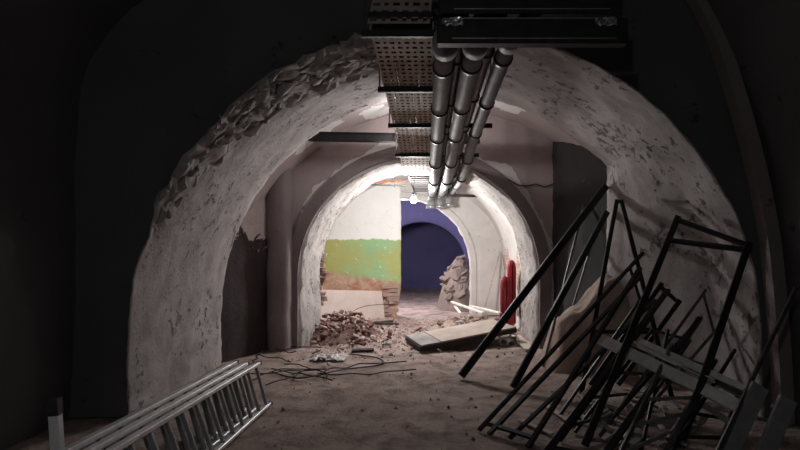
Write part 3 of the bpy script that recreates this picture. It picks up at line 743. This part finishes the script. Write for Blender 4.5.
# ------------------------------------------------------------------ floor litter
# cables
for k in range(16):
    a = rnd.uniform(0, 6); c = G(rnd.uniform(238, 330), rnd.uniform(350, 378)); pts = []
    L2 = rnd.uniform(0.5, 1.1)
    for i in range(7):
        a += rnd.uniform(-0.6, 0.6); pts.append(Vector((c.x, c.y, 0.025+0.03*rnd.random()))); c = c+Vector((math.cos(a)*L2/5, math.sin(a)*L2/5*0.8, 0))
    for p in pts: p.x = max(-2.35, p.x); p.y = min(p.y, 8.0)
    bm = bmesh.new(); tube(bm, smooth_path(pts, 5), 0.007, 6)
    tag(obj('cable', bm, 'black_rubber', smooth=True), 'black cable tangled on the floor past the ladder end', 'cable', 'tangled cables on the floor')
pts = [G(*p, 0.02) for p in ((272, 372), (300, 378), (340, 370), (372, 366), (384, 362), (374, 357), (350, 354))]
bm = bmesh.new(); tube(bm, smooth_path(pts, 6), 0.010, 6); tag(obj('cable', bm, 'worn_steel', smooth=True), 'long grey cable looped around the white rag', 'cable')
pts = [P(312, 302, 10.3), P(318, 300, 10.0), P(324, 308, 9.9), P(326, 322, 9.85)]
bm = bmesh.new(); tube(bm, smooth_path([P(345, 322, 10.4), P(352, 312, 10.5), P(366, 306, 10.7), P(386, 304, 11.2)], 6), 0.006, 6); tag(obj('wire', bm, 'black_rubber', smooth=True), 'thin wire arching up from the brick heap across the white board', 'wire')
# rag
bm = bmesh.new(); N = 26; c0 = G(329, 359)
for j in range(N+1):
    for i in range(N+1):
        u = i/N-.5; v = j/N-.5
        x = c0.x+u*0.44+0.06*noise.noise(Vector((u*5, v*5, 1))); y = c0.y+v*0.34+0.07*noise.noise(Vector((u*5, v*5, 7)))
        bm.verts.new((x, y, 0.015+0.10*abs(noise.noise(Vector((u*7, v*6, 4))))*(1-1.2*(u*u+v*v))))
bm.verts.ensure_lookup_table()
for j in range(N):
    for i in range(N): bm.faces.new([bm.verts[k] for k in (j*(N+1)+i, j*(N+1)+i+1, (j+1)*(N+1)+i+1, (j+1)*(N+1)+i)])
tag(obj('rag', bm, 'cloth_white', smooth=True), 'crumpled white rag on the dusty floor', 'rag')
# lying panel
def slab(bm, a, b2, c, d, th):
    v = [bm.verts.new(Vector(p)) for p in (a, b2, c, d)]+[bm.verts.new(Vector(p)-Vector((0, 0, th))) for p in (a, b2, c, d)]
    for f in ((0,1,2,3),(7,6,5,4),(0,4,5,1),(1,5,6,2),(2,6,7,3),(3,7,4,0)): bm.faces.new([v[i] for i in f])
NL, FL, NR, FR = Vector((-0.18, 7.80, 0.10)), Vector((-0.44, 8.72, 0.10)), Vector((1.24, 8.42, 0.27)), Vector((0.95, 9.32, 0.27))
pan = empty('fallen_door', (0.4, 8.6, 0)); tag(pan, 'flat tan door panel lying tilted on rubble inside the arch', 'door panel')
bm = bmesh.new(); slab(bm, NL, NL.lerp(NR, .195), FL.lerp(FR, .195), FL, 0.02); obj('narrow_board', bm, 'wood_grey', pan)
bm = bmesh.new(); slab(bm, NL.lerp(NR, .205), NR, FR, FL.lerp(FR, .205), 0.02); obj('wide_board', bm, 'panel_tan', pan)
for p, q in ((NL, NR), (FL, FR), (NL, FL), (NR, FR)):
    bm = bmesh.new(); c0 = (NL+NR+FL+FR)/4; i0 = p.lerp(c0, .02)-Vector((0, 0, .055)); i1 = q.lerp(c0, .02)-Vector((0, 0, .055)); bar(bm, i0, i1, 0.05, 0.06); obj('edge_rail', bm, 'panel_edge', pan)
# white board leaning in the lit bay, planks at its foot
bm = bmesh.new(); A0, A1 = Vector((-2.2, 10.45, 0.0)), Vector((-1.01, 11.48, 0.0))
nrm = Vector((-(A1-A0).y, (A1-A0).x, 0)).normalized()
v = [A0, A1, A1+Vector((0, 0, .55))+nrm*0.1, A0+Vector((0, 0, .66))+nrm*0.12]
vs = [bm.verts.new(p) for p in v]+[bm.verts.new(p+nrm*0.02) for p in v]
for f in ((0,1,2,3),(7,6,5,4),(0,4,5,1),(1,5,6,2),(2,6,7,3),(3,7,4,0)): bm.faces.new([vs[i] for i in f])
tag(obj('leaning_board', bm, 'board_white'), 'long off-white board leaning below the green dado', 'board')
for a, b2 in (((338, 321), (398, 324)), ((346, 326), (392, 321))):
    bm = bmesh.new(); bar(bm, G(*a, .04)+Vector((0, 0, 0)), G(*b2, .04), 0.10, 0.035); tag(obj('plank', bm, 'panel_edge'), 'dark plank on the floor in front of the off-white board', 'plank', 'dark planks by the board')
# rubble heaps
FR_ = {'red': [rock_mesh('fragment', 'brick_red', 50+s, 0.75) for s in range(5)]+[rock_mesh('brick', 'brick_red', 60+s, brick=True) for s in range(3)],
       'pale': [rock_mesh('fragment', 'brick_pale', 70+s, 0.75) for s in range(5)]+[rock_mesh('brick', 'brick_pale', 80+s, brick=True) for s in range(2)],
       'mortar': [rock_mesh('fragment', 'mortar_chunk', 90+s, 0.7) for s in range(5)]}
def heap(fn, n, smin, smax, kinds, label, group, name, cat, zf):
    for k in range(n):
        x, y = fn(); s = smin+(smax-smin)*rnd.random()**2; kd = kinds[rnd.randrange(len(kinds))]; me = FR_[kd][rnd.randrange(len(FR_[kd]))]
        o = put(me, name, (x, y, zf(x, y)+s*0.22), (s*rnd.uniform(.8, 1.2), s, s*rnd.uniform(.7, 1)), (rnd.uniform(-.7, .7), rnd.uniform(-.7, .7), rnd.uniform(0, 6)))
        tag(o, label[kd] if isinstance(label, dict) else label, cat, group)
def mound(name, cx, cy, rx, ry, h, mat, label, seed):
    bm = bmesh.new(); N = 40; zs = lambda x, y: h*max(0, 1-((x-cx)/rx)**2-((y-cy)/ry)**2)
    for j in range(N+1):
        for i in range(N+1):
            x = cx+rx*(2*i/N-1); y = cy+ry*(2*j/N-1); z = zs(x, y)
            bm.verts.new((x, y, z-0.02+(0.05*fbm((x, y, seed), 7)+0.03*fbm((x, y, seed), 20))*min(1, z*8)))
    bm.verts.ensure_lookup_table()
    for j in range(N):
        for i in range(N): bm.faces.new([bm.verts[k] for k in (j*(N+1)+i, j*(N+1)+i+1, (j+1)*(N+1)+i+1, (j+1)*(N+1)+i)])
    tag(obj(name, bm, mat, smooth=False), label, 'rubble', kind='stuff'); return zs
z1 = mound('rubble_bed', -1.60, 9.5, 0.66, 1.1, 0.20, 'dirt_dark', 'crumbled red brick dirt under the broken bricks inside the arch', 2)
def f1():
    while True:
        x = rnd.gauss(-1.45, .42); y = rnd.gauss(9.3, .65)
        if -1.9 < x < -0.6 and 8.25 < y < 10.4: return x, y
heap(f1, 240, 0.04, 0.17, ['red', 'red', 'red', 'pale', 'mortar'], {'red': 'broken red brick piece in the heap beside the peeling jamb', 'pale': 'pale pinkish brick piece in the heap beside the peeling jamb', 'mortar': 'whitish mortar lump in the heap beside the peeling jamb'}, 'broken bricks beside the peeling jamb', 'brick_fragment', 'brick fragment', lambda x, y: z1(x, y)+(0.13*rnd.random()**2 if z1(x, y) > 0.05 else 0))
z2 = mound('dirt_bed', 0.62, 10.1, 0.75, 0.75, 0.16, 'mound_tan', 'low bed of brown dirt behind the fallen door panel', 5)
def f2():
    while True:
        x = rnd.gauss(0.55, .38); y = rnd.gauss(10.0, .5)
        if -0.3 < x < 1.3 and 9.3 < y < 11.4: return x, y
heap(f2, 120, 0.04, 0.14, ['pale', 'mortar', 'red'], {'red': 'small red brick crumb behind the fallen door panel', 'pale': 'small tan brick crumb behind the fallen door panel', 'mortar': 'small grey mortar crumb behind the fallen door panel'}, 'rubble behind the fallen door', 'rubble_fragment', 'rubble piece', z2)
def f3(): return rnd.uniform(-1.3, 0.2), rnd.uniform(7.6, 11.6)
heap(f3, 55, 0.02, 0.06, ['pale', 'mortar', 'red'], 'loose crumb scattered on the dusty path between the heaps', 'crumbs on the path', 'rubble_crumb', 'rubble piece', lambda x, y: 0)
def f3b(): return rnd.uniform(-1.6, 1.4), rnd.uniform(4.4, 7.6)
heap(f3b, 40, 0.012, 0.035, ['pale', 'mortar'], 'tiny crumb lying on the open floor in the broad arch', 'crumbs under the broad arch', 'rubble_crumb', 'rubble piece', lambda x, y: 0)
def f4(): return rnd.uniform(0.75, 1.42), rnd.uniform(8.3, 8.95)
heap(f4, 16, 0.07, 0.16, ['mortar', 'pale'], 'grey stone propping the end of the fallen door panel', 'stones under the fallen door', 'rubble_stone', 'stone', lambda x, y: 0)
# fine chips spread over the floor: too many and too small to count
bm = bmesh.new()
for k in range(4200):
    u = rnd.random()
    if u < 0.52: x, y = rnd.gauss(-1.2, .5), rnd.gauss(9.3, .9)
    elif u < 0.90: x, y = rnd.gauss(0.5, .5), rnd.gauss(9.9, .8)
    else: x, y = rnd.uniform(-2.0, 1.9), rnd.uniform(3.4, 11.5)
    if not (-1.85 < x < 1.4 if y > 8.0 else -2.6 < x < 2.0) or y > 11.6: continue
    s = 0.006+0.022*rnd.random()**3; a = rnd.uniform(0, 6); p = Vector((x, y, 0.018*fbm((x, y, 0), 1.1)))
    vs = [bm.verts.new(p+Vector((math.cos(a+q)*s*rnd.uniform(.7, 1.3), math.sin(a+q)*s*rnd.uniform(.7, 1.3), -0.004))) for q in (0, 2.1, 4.2)]; t = bm.verts.new(p+Vector((0, 0, s*0.9)))
    for q in range(3):
        f = bm.faces.new((vs[q], vs[(q+1) % 3], t)); f.material_index = k % 3
    bm.faces.new(vs[::-1])
tag(obj('rubble_chips', bm, ['mortar_chunk', 'brick_red', 'brick_pale']), 'fine chips of brick and mortar littering the dusty floor', 'rubble', kind='stuff')
# large rocks heaped in the blue vault
def rz(x, y): return max(0.0, 1.15*(1-abs(x-0.85)/0.75))*rnd.random()
def f5(): return rnd.uniform(0.2, 1.05), rnd.uniform(12.75, 13.7)
z5 = mound('earth_bank', 0.66, 13.6, 0.60, 1.0, 1.25, 'rock_brown', 'bank of tan earth and rock inside the blue vault', 11)
FR_['tan'] = [rock_mesh('rock', 'rock_brown', 120+s, 0.8) for s in range(5)]
heap(f5, 34, 0.22, 0.46, ['tan'], 'large tan rock heaped against the blue vault', 'rocks in the blue vault', 'rock', 'rock', lambda x, y: z5(x, y)-0.12)
# low slab in the blue vault
bm = bmesh.new(); p = G(424, 283); bar(bm, p+Vector((-0.35, 0, 0.05)), p+Vector((0.4, 0.1, 0.05)), 0.5, 0.08); tag(obj('stone_slab', bm, 'mortar_chunk'), 'low pale slab on the floor of the blue vault', 'slab')
# white sticks and boards on the rubble
for a, b2, r in (((452, 302, 10.6), (483, 313, 9.9), 0.03), ((460, 313, 10.0), (455, 306, 10.6), 0.022), ((470, 306, 10.4), (500, 313, 9.7), 0.03)):
    bm = bmesh.new(); bar(bm, P(*a), P(*b2), r*2.2, r); tag(obj('lath', bm, 'cloth_white'), 'pale stripped lath lying across the rubble behind the door panel', 'lath', 'laths on the rubble')
# broom
br0, br1 = Vector((1.03, 11.55, 0.14)), Vector((1.40, 11.93, 1.36))
broom = empty('broom', (1.03, 11.55, 0)); tag(broom, 'straw broom with a thin pale handle leaning on the whitewashed wall', 'broom')
bm = bmesh.new(); tube(bm, [br0, br1], 0.016, 8); obj('handle', bm, 'wood_pale', broom, True)
bm = bmesh.new(); tube(bm, [br0+Vector((0, 0, .08)), br0+Vector((-.01, 0, 0)), br0+Vector((-.04, -.02, -0.13))], [0.025, 0.06, 0.13], 10); obj('bristles', bm, 'wood_pale', broom, True)
# red tubular frame
rd = empty('tube_stand', (1.23, 9.85, 0)); tag(rd, 'red tubular metal stand with rounded tops behind the peeling jamb', 'stand')
def hoop(x0, y0, x1, y1, h, r):
    pts = [(x0, y0, 0.12), (x0, y0, h-0.16)]
    for k in range(1, 8):
        a = PI-PI*k/8; m = Vector(((x0+x1)/2, (y0+y1)/2, h-0.16)); hw = Vector((x1-x0, y1-y0, 0))/2
        p = m+hw*math.cos(a)+Vector((0, 0, 0.16*math.sin(a))); pts.append(tuple(p))
    pts += [(x1, y1, h-0.16), (x1, y1, 0.12)]; bm = bmesh.new(); tube(bm, pts, r, 12); return bm
obj('hoop', hoop(1.33, 9.86, 1.41, 9.90, 1.20, 0.042), 'red_enamel', rd, True)
obj('hoop', hoop(1.20, 9.80, 1.29, 9.84, 0.92, 0.042), 'red_enamel', rd, True)
bm = bmesh.new(); quad_box(bm, (1.16, 9.76, 0.08), (1.42, 9.94, 0.34)); bmesh.ops.bevel(bm, geom=bm.edges[:], offset=0.03, segments=2, affect='EDGES'); obj('base_box', bm, 'red_enamel', rd)
for px, py in ((1.20, 9.8), (1.38, 9.9)):
    bm = bmesh.new(); tube(bm, [(px, py, 0.0), (px, py, 0.14)], 0.03, 8); obj('foot', bm, 'red_enamel', rd)
# ceramic pipe stubs
for px, py, an in ((506, 341, 2.0), (513, 336, 1.7)):
    p = G(px, py, 0.065); d = Vector((math.cos(an), -math.sin(an), 0.02)); bm = bmesh.new()
    n = 14; u = Vector((0, 0, 1)); s = d.cross(u).normalized(); rows = []
    for (q, r) in ((p-d*.13, .06), (p+d*.13, .065), (p+d*.13, .045), (p-d*.13, .042)):
        rows.append([bm.verts.new(q+(u*math.cos(2*PI*k/n)+s*math.sin(2*PI*k/n))*r) for k in range(n)])
    for a, b2 in zip(rows, rows[1:]+rows[:1]):
        for k in range(n): bm.faces.new((a[k], a[(k+1) % n], b2[(k+1) % n], b2[k]))
    tag(obj('pipe_stub', bm, 'ceramic', smooth=False), 'short hollow pipe stub lying under the end of the fallen door', 'pipe', 'pipe stubs by the jamb')
bm = bmesh.new(); bar(bm, G(516, 336, .03), G(530, 350, .03), 0.14, 0.03); tag(obj('plank', bm, 'wood_pale'), 'short pale plank lying at the peeling jamb foot', 'plank')
bm = bmesh.new(); p = G(362, 352); bar(bm, p+Vector((-.14, 0, .02)), p+Vector((.16, .05, .025)), 0.12, 0.03); tag(obj('scrap', bm, 'panel_edge'), 'dark scrap lying on the floor behind the white rag', 'scrap')

for o in bpy.data.objects:
    if '_org' in o: del o['_org']
